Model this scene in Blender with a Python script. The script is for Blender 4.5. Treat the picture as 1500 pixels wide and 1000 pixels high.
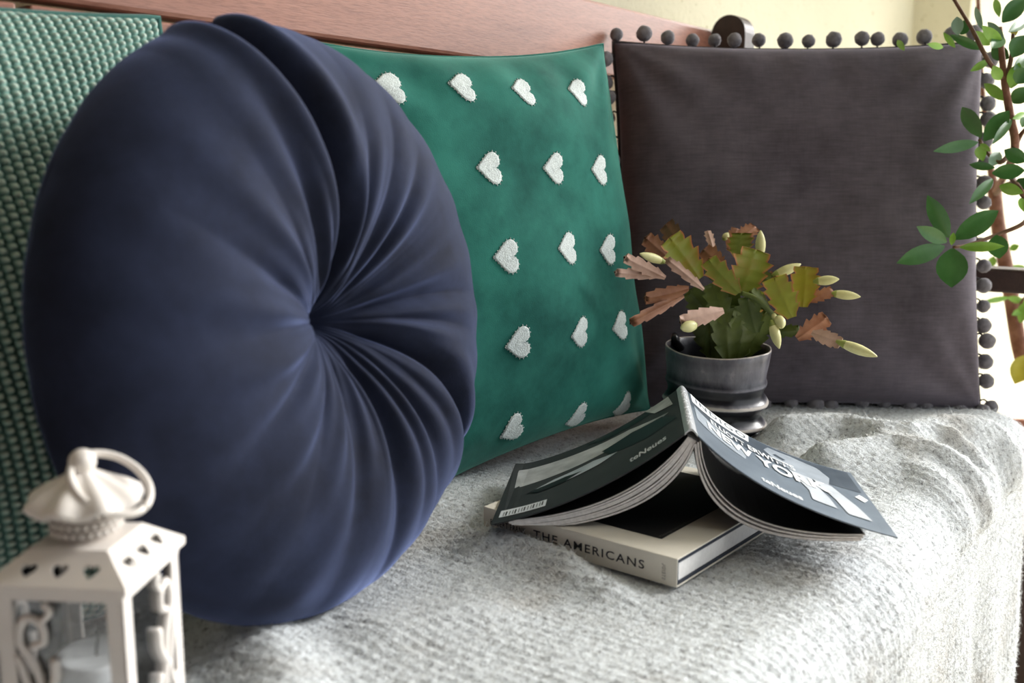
import bpy, bmesh, math, random
import numpy as np
from mathutils import Vector, Matrix, noise
from mathutils.bvhtree import BVHTree

random.seed(7)
rng = np.random.default_rng(7)
scene = bpy.context.scene
COL = scene.collection
for o in list(bpy.data.objects):
    bpy.data.objects.remove(o)

# ------------------------------------------------------------------ camera
S = 0.45                      # height of the blanket on the bench seat
F = 1500.0                    # focal length in pixels of the 1500x1000 frame
YAW = math.radians(35.75)     # view direction, measured from the bench's long axis
PITCH = math.atan(260.0 / F)
CAM = Vector((0.0, 0.0, S + 0.31))
RIGHT = Vector((math.sin(YAW), -math.cos(YAW), 0))
FWD = Vector((math.cos(YAW) * math.cos(PITCH), math.sin(YAW) * math.cos(PITCH), -math.sin(PITCH)))
UP = RIGHT.cross(FWD)
cd = bpy.data.cameras.new('camera')
cam = bpy.data.objects.new('camera', cd)
COL.objects.link(cam)
cam.matrix_world = Matrix.Translation(CAM) @ Matrix((RIGHT, UP, -FWD)).transposed().to_4x4()
cd.sensor_width = 36.0
cd.lens = 36.0 * F / 1500.0
cd.clip_start = 0.02
cd.dof.use_dof = True
cd.dof.focus_distance = 0.98
cd.dof.aperture_fstop = 6.0
scene.camera = cam

# ------------------------------------------------------------------ light
w = bpy.data.worlds.new('overcast_sky')
scene.world = w
w.use_nodes = True
w.node_tree.nodes['Background'].inputs[0].default_value = (0.93, 0.97, 1.0, 1)
w.node_tree.nodes['Background'].inputs[1].default_value = 0.68
sl = bpy.data.lights.new('sun', 'SUN')
sl.energy = 9.0
sl.angle = math.radians(50)
sl.color = (1.0, 0.98, 0.95)
sun = bpy.data.objects.new('sun', sl)
COL.objects.link(sun)
sun.location = (3, -3, 4)
sun.rotation_euler = Vector((-0.95, 0.26, -0.70)).to_track_quat('-Z', 'Y').to_euler()
vs = scene.view_settings
vs.view_transform = 'Standard'
vs.look = 'None'
vs.gamma = 1.0
vs.use_curve_mapping = False
vs.exposure = 1.1


def ray(px, py):
    return FWD + RIGHT * ((px - 750.0) / F) + UP * ((500.0 - py) / F)


def at_z(px, py, z):
    r = ray(px, py)
    return CAM + r * ((z - CAM.z) / r.z)


def at_d(px, py, d):
    """the point at horizontal distance d along the view axis"""
    return CAM + ray(px, py) * d


def at_plane(px, py, p, n):
    r = ray(px, py)
    return CAM + r * ((p - CAM).dot(n) / r.dot(n))


# ------------------------------------------------------------------ materials
def srgb(r, g, b):
    f = lambda c: (c / 255.0) / 12.92 if c <= 10 else (((c / 255.0) + 0.055) / 1.055) ** 2.4
    return (f(r), f(g), f(b), 1.0)


class Mat:
    def __init__(self, name, color=(200, 200, 200), rough=0.6, metal=0.0, sheen=0.0, sheen_tint=None, coat=0.0, spec=0.5):
        self.m = bpy.data.materials.new(name)
        self.m.use_nodes = True
        self.nt = self.m.node_tree
        self.b = self.nt.nodes['Principled BSDF']
        i = self.b.inputs
        i['Base Color'].default_value = srgb(*color)
        i['Roughness'].default_value = rough
        i['Metallic'].default_value = metal
        i['Specular IOR Level'].default_value = spec
        if sheen:
            i['Sheen Weight'].default_value = sheen
            i['Sheen Roughness'].default_value = 0.35
            if sheen_tint:
                i['Sheen Tint'].default_value = srgb(*sheen_tint)
        if coat:
            i['Coat Weight'].default_value = coat
            i['Coat Roughness'].default_value = 0.08
        self._coord = None

    def node(self, t, **kw):
        n = self.nt.nodes.new(t)
        for k, v in kw.items():
            setattr(n, k, v)
        return n

    def link(self, a, b):
        self.nt.links.new(a, b)

    def coord(self, scale=(1, 1, 1), out='Object'):
        tc = self.node('ShaderNodeTexCoord')
        mp = self.node('ShaderNodeMapping')
        mp.inputs['Scale'].default_value = scale
        self.link(tc.outputs[out], mp.inputs['Vector'])
        return mp.outputs['Vector']

    def noise(self, scale, vec=None, detail=3.0, rough=0.55):
        n = self.node('ShaderNodeTexNoise')
        n.inputs['Scale'].default_value = scale
        n.inputs['Detail'].default_value = detail
        n.inputs['Roughness'].default_value = rough
        self.link(vec if vec is not None else self.coord(), n.inputs['Vector'])
        return n.outputs['Fac']

    def ramp(self, fac, stops):
        r = self.node('ShaderNodeValToRGB')
        cr = r.color_ramp
        while len(cr.elements) < len(stops):
            cr.elements.new(0.5)
        for e, (p, c) in zip(cr.elements, stops):
            e.position = p
            e.color = srgb(*c)
        self.link(fac, r.inputs['Fac'])
        return r.outputs['Color']

    def color(self, sock):
        self.link(sock, self.b.inputs['Base Color'])
        return self

    def mix(self, a, b, fac, mode='MIX'):
        n = self.node('ShaderNodeMix', data_type='RGBA', blend_type=mode)
        for s, v in ((n.inputs[6], a), (n.inputs[7], b)):
            if isinstance(v, tuple):
                s.default_value = srgb(*v)
            else:
                self.link(v, s)
        if isinstance(fac, float):
            n.inputs[0].default_value = fac
        else:
            self.link(fac, n.inputs[0])
        return n.outputs[2]

    def bump(self, fac, strength=0.3, dist=0.002):
        b = self.node('ShaderNodeBump')
        b.inputs['Strength'].default_value = strength
        b.inputs['Distance'].default_value = dist
        self.link(fac, b.inputs['Height'])
        self.link(b.outputs['Normal'], self.b.inputs['Normal'])
        return self


def velvet(name, dark, light, scale, sheen, tint, fine=900.0):
    M = Mat(name, light, rough=0.85, sheen=sheen, sheen_tint=tint, spec=0.15)
    n = M.noise(scale, detail=5.0, rough=0.65)
    M.color(M.ramp(n, [(0.32, dark), (0.68, light)]))
    M.bump(M.noise(fine, detail=2.0), 0.25, 0.0008)
    return M.m


MT = {}
MT['navy'] = velvet('navy_velvet', (22, 25, 37), (42, 49, 72), 12, 1.0, (130, 145, 195))
MT['green'] = velvet('green_velvet', (16, 74, 68), (50, 124, 111), 9, 0.6, (150, 205, 190))


def gray_velvet():
    M = Mat('grey_velvet', (90, 84, 92), rough=0.85, sheen=0.8, sheen_tint=(190, 185, 200), spec=0.15)
    a = M.noise(9, detail=5.0, rough=0.65)
    b = M.noise(40, M.coord((1, 1, 14)), detail=4.0)
    c = M.noise(40, M.coord((14, 1, 1)), detail=4.0)
    col = M.ramp(a, [(0.3, (80, 74, 80)), (0.7, (118, 111, 118))])
    col = M.mix(col, M.ramp(b, [(0.3, (78, 74, 78)), (0.7, (168, 164, 170))]), 0.35, 'OVERLAY')
    col = M.mix(col, M.ramp(c, [(0.3, (100, 96, 100)), (0.7, (150, 148, 152))]), 0.25, 'OVERLAY')
    M.color(col)
    M.bump(M.noise(800), 0.25, 0.0008)
    return M.m


MT['grey'] = gray_velvet()


def simple(name, color, rough=0.6, var=0, vscale=20, bump=0.0, bscale=200, bdist=0.001, **kw):
    M = Mat(name, color, rough, **kw)
    if var:
        d = tuple(max(0, c - var) for c in color)
        l = tuple(min(255, c + var) for c in color)
        M.color(M.ramp(M.noise(vscale, detail=4.0), [(0.3, d), (0.7, l)]))
    if bump:
        M.bump(M.noise(bscale), bump, bdist)
    return M.m


MT['pompom'] = simple('pompom_wool', (124, 121, 126), 0.95, 14, 120, 0.6, 700, 0.002, sheen=0.5, spec=0.1)
MT['cord'] = simple('cord_thread', (60, 57, 60), 0.9)
MT['heart'] = simple('silver_thread', (205, 215, 214), 0.7, 28, 900, 0.7, 700, 0.001)


def wood(name, dark, light, rough=0.42):
    M = Mat(name, light, rough, spec=0.4)
    v = M.coord((1.2, 14, 14))
    a = M.noise(6, v, detail=7.0, rough=0.65)
    b = M.noise(60, v, detail=3.0)
    col = M.ramp(a, [(0.28, dark), (0.72, light)])
    col = M.mix(col, M.ramp(b, [(0.35, tuple(int(c * .72) for c in dark)), (0.55, light)]), 0.3)
    M.color(col)
    M.bump(b, 0.12, 0.001)
    return M.m


MT['wood'] = wood('red_brown_wood', (142, 92, 76), (180, 127, 107))
MT['dark_wood'] = wood('dark_wood', (44, 32, 30), (66, 48, 44), 0.5)


def plaster(name, base, spot):
    M = Mat(name, base, 0.92, spec=0.2)
    a = M.noise(3, detail=5.0)
    sp = M.noise(55, detail=3.0, rough=0.7)
    col = M.ramp(a, [(0.3, tuple(c - 8 for c in base)), (0.7, tuple(min(255, c + 5) for c in base))])
    r = M.ramp(sp, [(0.30, (255, 255, 255)), (0.36, (0, 0, 0))])
    col = M.mix(col, spot, r)
    M.color(col)
    M.bump(M.noise(70, detail=5.0, rough=0.7), 0.5, 0.004)
    return M.m


MT['wall'] = plaster('cream_plaster', (218, 213, 188), (168, 160, 120))
MT['strip'] = plaster('ochre_plaster', (196, 186, 130), (140, 130, 90))
MT['floor'] = simple('floor_tile', (196, 186, 166), 0.6, 10, 8)
MT['blocker_cladding'] = wood('blocker_dark_wood', (60, 46, 40), (84, 66, 56), 0.7)  # made dark so the added, unseen walls bounce little light
MT['blocker_ceiling'] = simple('blocker_ceiling_paint', (220, 218, 210), 0.9)


def wool(name):
    M = Mat(name, (200, 204, 205), 0.95, sheen=0.3, spec=0.05)
    a = M.noise(210, M.coord((1, 1, 1)), detail=5.0, rough=0.75)
    b = M.noise(9, detail=4.0, rough=0.6)
    thr = M.ramp(a, [(0.30, (104, 104, 107)), (0.41, (194, 197, 199)), (0.50, (228, 232, 234))])
    tint = M.ramp(b, [(0.33, (176, 166, 154)), (0.46, (226, 228, 230)), (0.7, (236, 239, 241))])
    M.color(M.mix(thr, tint, 0.55, 'MULTIPLY'))
    M.bump(M.noise(500, detail=4.0), 0.6, 0.002)
    return M.m


MT['wool'] = wool('grey_melange_wool')
MT['fuzz'] = simple('wool_fibre', (212, 215, 216), 0.9, 40, 260, spec=0.1)


def knit(name):
    M = Mat(name, (140, 180, 165), 0.9, sheen=0.3, spec=0.1)
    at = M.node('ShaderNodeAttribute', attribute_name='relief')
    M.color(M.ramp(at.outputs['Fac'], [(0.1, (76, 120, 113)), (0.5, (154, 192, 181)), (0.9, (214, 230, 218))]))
    M.bump(M.noise(900), 0.4, 0.001)
    return M.m


MT['knit'] = knit('mint_knit')
MT['white_metal'] = simple('white_lacquer', (232, 226, 220), 0.4, 5, 30)
MT['candle'] = simple('candle_wax', (226, 230, 233), 0.5)
MT['wick'] = simple('wick_black', (30, 28, 26), 0.9)


def glass():
    M = Mat('clear_glass', (255, 255, 255), 0.02)
    nt = M.nt
    tr = M.node('ShaderNodeBsdfTransparent')
    gl = M.node('ShaderNodeBsdfGlossy')
    gl.inputs['Roughness'].default_value = 0.03
    fr = M.node('ShaderNodeFresnel')
    fr.inputs['IOR'].default_value = 1.5
    mx = M.node('ShaderNodeMixShader')
    M.link(fr.outputs[0], mx.inputs[0])
    M.link(tr.outputs[0], mx.inputs[1])
    M.link(gl.outputs[0], mx.inputs[2])
    M.link(mx.outputs[0], nt.nodes['Material Output'].inputs['Surface'])
    return M.m


MT['glass'] = glass()
MT['jacket'] = simple('cream_paper', (232, 226, 212), 0.55, 4, 30)
MT['navy_cloth'] = simple('navy_book_cloth', (38, 46, 60), 0.7)
MT['paper'] = simple('white_page_edges', (248, 247, 245), 0.8, 5, 300)
MT['page'] = simple('grey_page_edges', (226, 223, 222), 0.8, 12, 300)
MT['black_ink'] = simple('black_print', (26, 26, 28), 0.5)
MT['black_page'] = simple('black_page', (24, 24, 25), 0.6)
MT['grey_ink'] = simple('grey_print', (128, 124, 118), 0.6)
MT['white_ink'] = simple('white_print', (236, 240, 244), 0.4)
MT['cover_dark'] = simple('dark_photo_print', (44, 47, 50), 0.6, 12, 12)
MT['cover_grey'] = simple('grey_photo_print', (184, 187, 189), 0.5, 34, 26)
MT['cover_black'] = simple('black_photo_print', (20, 22, 24), 0.45)
MT['cover_blue'] = simple('blue_grey_print', (112, 125, 138), 0.3, 12, 22, coat=0.3)
MT['cover_slate'] = simple('slate_print', (78, 90, 102), 0.3, 10, 30, coat=0.3)
MT['cover_pale'] = simple('pale_grey_print', (196, 204, 212), 0.4, 14, 40, coat=0.2)
MT['cover_mist'] = simple('mist_print', (150, 160, 171), 0.4, 12, 40)
MT['cover_limb'] = simple('limb_print', (190, 197, 205), 0.4, 10, 60)
MT['spine_paper'] = simple('spine_paper', (198, 202, 207), 0.3, 8, 40, coat=0.3)


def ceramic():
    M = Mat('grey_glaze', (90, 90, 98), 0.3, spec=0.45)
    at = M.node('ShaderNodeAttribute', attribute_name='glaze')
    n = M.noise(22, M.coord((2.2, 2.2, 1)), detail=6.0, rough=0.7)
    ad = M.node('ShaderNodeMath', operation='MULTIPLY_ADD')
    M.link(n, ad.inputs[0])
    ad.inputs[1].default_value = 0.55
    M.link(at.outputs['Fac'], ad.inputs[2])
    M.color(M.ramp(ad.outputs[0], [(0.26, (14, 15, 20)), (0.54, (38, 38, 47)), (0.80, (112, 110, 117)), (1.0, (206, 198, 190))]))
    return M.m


MT['ceramic'] = ceramic()
MT['soil'] = simple('potting_soil', (38, 30, 24), 0.95, 10, 60, 0.8, 120, 0.004)


def cactus_mat():
    M = Mat('cactus_skin', (120, 130, 50), 0.42, spec=0.4)
    at = M.node('ShaderNodeAttribute', attribute_name='edge')
    oi = M.node('ShaderNodeObjectInfo')
    g = M.ramp(oi.outputs['Random'], [(0.0, (116, 128, 40)), (0.5, (152, 156, 46)), (1.0, (164, 142, 50))])
    e = M.ramp(at.outputs['Fac'], [(0.0, (0, 0, 0)), (0.5, (40, 40, 40)), (0.85, (190, 190, 190)), (1.0, (255, 255, 255))])
    col = M.mix(g, (206, 112, 84), e)
    n = M.noise(45, detail=4.0)
    col = M.mix(col, (170, 96, 52), M.ramp(n, [(0.48, (0, 0, 0)), (0.78, (170, 170, 170))]))
    M.color(col)
    M.b.inputs['Subsurface Weight'].default_value = 0.0
    return M.m


MT['cactus'] = cactus_mat()
MT['cactus_dry'] = simple('pinkish_cactus_skin', (196, 160, 142), 0.55, 26, 40)
MT['cactus_dark'] = simple('dark_green_cactus_skin', (86, 100, 38), 0.45, 16, 40)
MT['cactus_brown'] = simple('brown_cactus_skin', (148, 96, 64), 0.5, 24, 40)
MT['bud'] = simple('pale_yellow_petal', (220, 216, 156), 0.45, 14, 60)
MT['bud_green'] = simple('bud_green', (150, 160, 80), 0.5)
MT['bark'] = simple('brown_bark', (120, 78, 58), 0.8, 22, 50, 0.6, 160, 0.003)
MT['twig'] = simple('twig_bark', (100, 70, 50), 0.8, 16, 90)
MT['leaf'] = simple('dark_green_leaf', (64, 112, 54), 0.35, 12, 30, spec=0.5)
MT['leaf_light'] = simple('light_green_leaf', (130, 176, 66), 0.4, 16, 30, spec=0.5)
MT['leaf_blue'] = simple('pale_leaf_underside', (128, 158, 136), 0.5, 12, 30)
MT['leaf_yellow'] = simple('yellow_leaf', (186, 176, 52), 0.45, 14, 40)
MT['terracotta'] = simple('terracotta', (150, 96, 72), 0.8, 12, 20)


# ------------------------------------------------------------------ object helpers
def mesh_obj(name, verts, faces, mat, parent=None, smooth=True):
    me = bpy.data.meshes.new(name)
    me.from_pydata([tuple(v) for v in verts], [], [tuple(int(i) for i in f) for f in faces])
    return wrap(name, me, mat, parent, smooth)


def wrap(name, me, mat, parent=None, smooth=True):
    me.validate()
    me.update()
    if smooth:
        me.polygons.foreach_set('use_smooth', [True] * len(me.polygons))
    if mat and not me.materials:
        me.materials.append(MT[mat])
    o = bpy.data.objects.new(name, me)
    COL.objects.link(o)
    if parent:
        o.parent = parent
    return o


def bm_obj(name, bm, mat, parent=None, smooth=False):
    bmesh.ops.recalc_face_normals(bm, faces=bm.faces)
    me = bpy.data.meshes.new(name)
    bm.to_mesh(me)
    bm.free()
    return wrap(name, me, mat, parent, smooth)


def grid_faces(nu, nv, wrap_u=False, base=0):
    """indices of a (nu x nv) vertex grid stored row by row (u slow)"""
    iu = np.arange(nu if wrap_u else nu - 1)
    iv = np.arange(nv - 1)
    a, b = np.meshgrid(iu, iv, indexing='ij')
    a2 = (a + 1) % nu
    f = np.stack([a * nv + b, a2 * nv + b, a2 * nv + b + 1, a * nv + b + 1], -1).reshape(-1, 4)
    return f + base


def thing(name, label, cat, loc=(0, 0, 0), rot=(0, 0, 0), group=None):
    o = bpy.data.objects.new(name, None)
    o.empty_display_size = 0.05
    COL.objects.link(o)
    o.location = loc
    o.rotation_euler = rot
    tag(o, label, cat, group)
    return o


def tag(o, label, cat, group=None):
    o['label'] = label
    o['category'] = cat
    if group:
        o['group'] = group
    return o


def struct(o, label=None, cat=None):
    o['kind'] = 'structure'
    if label:
        o['label'] = label
    if cat:
        o['category'] = cat
    return o


def add_box(bm, lo, hi, bevel=0.0, mtx=None):
    lo, hi = Vector(lo), Vector(hi)
    r = bmesh.ops.create_cube(bm, size=1.0)
    vsx = r['verts']
    c = (lo + hi) / 2
    d = hi - lo
    for v in vsx:
        v.co = Vector((v.co.x * d.x, v.co.y * d.y, v.co.z * d.z)) + c
    if bevel:
        es = list({e for v in vsx for e in v.link_edges})
        rr = bmesh.ops.bevel(bm, geom=es, offset=bevel, segments=2, affect='EDGES', profile=0.5)
        vsx = list({v for f in rr['faces'] for v in f.verts} | {v for v in vsx if v.is_valid})
    if mtx:
        for v in vsx:
            v.co = mtx @ v.co
    return vsx


def box(name, lo, hi, mat, parent=None, bevel=0.0):
    bm = bmesh.new()
    add_box(bm, lo, hi, bevel)
    return bm_obj(name, bm, mat, parent)


def tube_geo(pts, radii, n=10, cap=True):
    pts = [Vector(p) for p in pts]
    if not hasattr(radii, '__len__'):
        radii = [radii] * len(pts)
    V, Fc = [], []
    up = None
    for i, p in enumerate(pts):
        t = (pts[min(i + 1, len(pts) - 1)] - pts[max(i - 1, 0)]).normalized()
        if up is None:
            up = t.orthogonal().normalized()
        up = (up - t * up.dot(t)).normalized()
        s = t.cross(up)
        for k in range(n):
            a = 2 * math.pi * k / n
            V.append(p + (up * math.cos(a) + s * math.sin(a)) * radii[i])
    for i in range(len(pts) - 1):
        for k in range(n):
            k2 = (k + 1) % n
            Fc.append((i * n + k, i * n + k2, (i + 1) * n + k2, (i + 1) * n + k))
    if cap:
        Fc.append(tuple(range(n))[::-1])
        Fc.append(tuple((len(pts) - 1) * n + k for k in range(n)))
    return V, Fc


def tube(name, pts, radii, mat, parent=None, n=10):
    V, Fc = tube_geo(pts, radii, n)
    return mesh_obj(name, V, Fc, mat, parent)


def spline(pts, n=8):
    """Catmull-Rom through the points"""
    P = [Vector(p) for p in pts]
    P = [P[0] * 2 - P[1]] + P + [P[-1] * 2 - P[-2]]
    out = []
    for i in range(1, len(P) - 2):
        for k in range(n):
            t = k / n
            a, b, c, d = P[i - 1], P[i], P[i + 1], P[i + 2]
            out.append(0.5 * ((2 * b) + (c - a) * t + (2 * a - 5 * b + 4 * c - d) * t * t + (3 * b - a - 3 * c + d) * t ** 3))
    out.append(P[-2])
    return out


def lathe(name, prof, mat, parent=None, n=48, attr=None, wob=None):
    prof = np.array(prof, float)
    a = np.linspace(0, 2 * np.pi, n, endpoint=False)
    r = prof[:, 0][None, :] * np.ones((n, 1))
    z = prof[:, 1][None, :] * np.ones((n, 1))
    if wob is not None:
        dr, dz = wob(a[:, None], z)
        r = r + dr
        z = z + dz
    V = np.stack([r * np.cos(a)[:, None], r * np.sin(a)[:, None], z], -1).reshape(-1, 3)
    o = mesh_obj(name, V, grid_faces(n, len(prof), True), mat, parent)
    if attr is not None:
        at = o.data.attributes.new('glaze', 'FLOAT', 'POINT')
        at.data.foreach_set('value', np.tile(np.array(attr, float), n))
    return o


def flat_curve(polys, depth):
    """a filled 2-D outline with holes, extruded: list of closed polylines"""
    cu = bpy.data.curves.new('tmp', 'CURVE')
    cu.dimensions = '2D'
    cu.fill_mode = 'BOTH'
    cu.extrude = depth
    for p in polys:
        s = cu.splines.new('POLY')
        s.points.add(len(p) - 1)
        for q, (x, y) in zip(s.points, p):
            q.co = (x, y, 0, 1)
        s.use_cyclic_u = True
    return curve_mesh(cu)


def curve_mesh(cu):
    o = bpy.data.objects.new('tmp', cu)
    COL.objects.link(o)
    dg = bpy.context.evaluated_depsgraph_get()
    dg.update()
    me = bpy.data.meshes.new_from_object(o.evaluated_get(dg))
    bpy.data.objects.remove(o)
    bpy.data.curves.remove(cu)
    me.materials.clear()
    return me


def text_mesh(s, bold=0.0, spacing=1.0):
    cu = bpy.data.curves.new('tmp', 'FONT')
    cu.body = s
    cu.size = 1.0
    cu.offset = bold
    cu.space_character = spacing
    cu.resolution_u = 3
    return curve_mesh(cu)


def cut_map(me, fn, n=24, axis=0):
    """slice a flat mesh into strips along one axis and bend it with fn(x, y) -> point"""
    bm = bmesh.new()
    bm.from_mesh(me)
    xs = [v.co[axis] for v in bm.verts]
    lo, hi = min(xs), max(xs)
    for k in range(1, n):
        co = [0, 0, 0]
        no = [0, 0, 0]
        co[axis] = lo + (hi - lo) * k / n
        no[axis] = 1
        bmesh.ops.bisect_plane(bm, geom=bm.verts[:] + bm.edges[:] + bm.faces[:], plane_co=co, plane_no=no)
    for v in bm.verts:
        v.co = fn(v.co.x, v.co.y)
    me2 = bpy.data.meshes.new('m')
    bm.to_mesh(me2)
    bm.free()
    return me2


def poly_mesh(pts):
    me = bpy.data.meshes.new('m')
    me.from_pydata([(x, y, 0) for x, y in pts], [], [tuple(range(len(pts)))])
    return me


def fit_text(s, x0, x1, y0, y1, fn, name, mat, parent, bold=0.0, n=16, spacing=1.0):
    me = text_mesh(s, bold, spacing)
    co = np.array([v.co[:] for v in me.vertices])
    lo, hi = co.min(0), co.max(0)
    g = lambda x, y: fn(x0 + (x - lo[0]) / (hi[0] - lo[0]) * (x1 - x0), y0 + (y - lo[1]) / (hi[1] - lo[1]) * (y1 - y0))
    return wrap(name, cut_map(me, g, n), mat, parent, False)


# ------------------------------------------------------------------ the setting
YB = 0.705       # front of the bench's back rail
XE = 1.50        # end frame of the bench
YW = 0.80        # back wall
XW = 6.0         # far end of the terrace
struct(box('floor', (-1.15, -1.6, -0.1), (XW + 0.2, YW + 0.15, 0.0), 'floor'))
struct(box('wall_back', (-1.15, YW, 0.0), (XW + 0.2, YW + 0.15, 2.6), 'wall'))
struct(box('trim_1', (2.963, 0.655, 0.0), (XW, YW, 2.6), 'wall'))
struct(box('blocker_wall_left', (-1.15, -1.0, 0), (-1.0, YW, 2.6), 'blocker_cladding'))  # invented, out of view: keeps sky light off the left side
struct(box('blocker_wall_front', (-1.15, -1.15, 0), (0.55, -1.0, 2.6), 'blocker_cladding'))  # invented, out of view: cuts the front light reaching the left
struct(box('blocker_ceiling', (-1.15, -1.15, 2.6), (XW, YW + 0.15, 2.75), 'blocker_ceiling'))  # invented slab overhead, lengthened to shade the far wall

# ------------------------------------------------------------------ bench
bench = thing('wooden_bench', 'reddish brown wooden bench with wide top rail behind the cushions', 'bench', (0.6, 0.45, 0))


def bench_box(name, lo, hi, mat, bevel=0.004):
    o = box(name, lo, hi, mat, None, bevel)
    o.data.transform(Matrix.Translation(-Vector(bench.location)))
    o.parent = bench
    return o


bench_box('top_rail', (-0.5, YB, S + 0.423), (XE + 0.02, YB + 0.025, S + 0.514), 'wood')
bench_box('lower_rail', (-0.5, YB + 0.002, S - 0.02), (XE, YB + 0.025, S + 0.04), 'wood')
x = 1.207
k = 0
while x > -0.45:
    bench_box('back_slat', (x - 0.125, YB + 0.002, S + 0.04), (x, YB + 0.022, S + 0.4195), 'wood', 0.002)
    x -= 0.135
bench_box('back_slat', (1.30, YB + 0.002, S + 0.04), (1.42, YB + 0.022, S + 0.4195), 'wood', 0.002)
for k in range(5):
    y0 = 0.235 + k * 0.094
    bench_box('seat_plank', (-0.5, y0, S - 0.045), (1.40, y0 + 0.088, S - 0.022), 'wood', 0.002)
bench_box('front_apron', (-0.48, 0.26, S - 0.11), (XE - 0.02, 0.285, S - 0.046), 'wood')
for xx in (-0.48, XE):
    bm = bmesh.new()     # back post with a rounded top, seen from its flat side
    prof = [(0.648, 0.0), (0.703, 0.0)]
    zc = S + 0.505
    prof += [(0.6755 + 0.0275 * math.cos(a), zc + 0.0275 * math.sin(a)) for a in np.linspace(0, math.pi, 14)]
    vv = [bm.verts.new((xx, p[0], p[1])) for p in prof]
    f = bm.faces.new(vv)
    r = bmesh.ops.extrude_face_region(bm, geom=[f])
    for v in r['geom']:
        if isinstance(v, bmesh.types.BMVert):
            v.co.x += 0.036
    o = bm_obj('back_post', bm, 'dark_wood')
    o.data.transform(Matrix.Translation(-Vector(bench.location)))
    o.parent = bench
    bench_box('armrest', (xx - 0.004, 0.12, S + 0.139), (xx + 0.04, 0.65, S + 0.171), 'dark_wood')
    bench_box('front_leg', (xx, 0.17, 0), (xx + 0.036, 0.225, S + 0.139), 'dark_wood')
    bench_box('side_rail', (xx, 0.225, S - 0.11), (xx + 0.036, 0.65, S - 0.05), 'dark_wood')

# ------------------------------------------------------------------ blanket
BK_NEAR = at_z(991, 862, S)
BK_U = (at_z(697, 776, S) - BK_NEAR).normalized()       # along the spine, to the far left end
BK_V = Vector((-BK_U.y, BK_U.x, 0))
if BK_V.dot(FWD) < 0:
    BK_V = -BK_V
BK_L, BK_W, BK_T = 0.188, 0.212, 0.0225


def ridge(X, Y, pts, h, wd):
    d2 = np.full(X.shape, 1e9)
    for a, b in zip(pts[:-1], pts[1:]):
        ax, ay, bx, by = a[0], a[1], b[0], b[1]
        L = (bx - ax) ** 2 + (by - ay) ** 2
        t = np.clip(((X - ax) * (bx - ax) + (Y - ay) * (by - ay)) / L, 0, 1)
        d2 = np.minimum(d2, (X - ax - t * (bx - ax)) ** 2 + (Y - ay - t * (by - ay)) ** 2)
    return h * np.exp(-d2 / wd ** 2)


def pxs(pts, z=0.02):
    return [tuple(at_z(a, b, S + z)[:2]) for a, b in pts]


def top_height(X, Y):
    z = 0.003 * np.sin(9 * X + 2) * np.sin(11 * Y + 1) + 0.002 * np.sin(23 * X + 7 * Y)
    z += ridge(X, Y, pxs([(1150, 632), (1235, 628), (1290, 640), (1330, 642), (1372, 626), (1440, 620), (1480, 624)]), 0.034, 0.026)
    z += ridge(X, Y, pxs([(1200, 668), (1300, 655), (1370, 662), (1440, 672)]), 0.026, 0.021)
    z += ridge(X, Y, pxs([(1230, 692), (1320, 684), (1420, 706)], 0.01), 0.015, 0.024)
    z += ridge(X, Y, pxs([(1395, 640), (1440, 648), (1462, 668)], 0.02), 0.018, 0.014)
    z += ridge(X, Y, pxs([(716, 800), (770, 806), (815, 818)], 0.0), 0.015, 0.026)
    z += ridge(X, Y, pxs([(840, 838), (900, 868)], 0.0), 0.009, 0.018)
    z += ridge(X, Y, pxs([(350, 905), (400, 960), (430, 1030)], 0.01), 0.018, 0.03)
    z += ridge(X, Y, pxs([(560, 935), (700, 900)], 0.0), 0.008, 0.03)
    # the closed book presses the wool down
    u = (X - BK_NEAR.x) * BK_U.x + (Y - BK_NEAR.y) * BK_U.y
    v = (X - BK_NEAR.x) * BK_V.x + (Y - BK_NEAR.y) * BK_V.y
    ins = np.maximum(np.maximum(-u, u - BK_L), np.maximum(-v, v - BK_W))
    k = 1 / (1 + np.exp(-(ins - 0.004) / 0.003))
    return z * k + (1 - k) * -0.004


NX, NS = 585, 300
X0, X1 = -0.28, 1.415
sx = np.linspace(X0, X1, NX)
RAD = 0.055
YBK, YF = 0.675, 0.195
flat = YBK - YF - RAD
arc = RAD * math.pi / 2
ss = np.linspace(0, flat + arc + 0.33, NS)
XX, SS = np.meshgrid(sx, ss, indexing='ij')
ang = np.clip((SS - flat) / RAD, 0, math.pi / 2)
drop = np.clip(SS - flat - arc, 0, None)
YY = YBK - np.minimum(SS, flat) - RAD * np.sin(ang)
ZZ = S - RAD * (1 - np.cos(ang)) - drop
NY, NZ = -np.sin(ang), np.cos(ang)
H = top_height(XX, YY) * np.cos(ang) ** 0.5
wave = 0.010 * np.sin(XX * 21 + 0.6 * np.sin(XX * 5)) + 0.006 * np.sin(XX * 43 + 1)
H = H + wave * np.clip(drop / 0.2, 0, 1) + 0.012 * np.exp(-((XX - 0.80) / 0.1) ** 2) * np.sin(ang)
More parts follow.
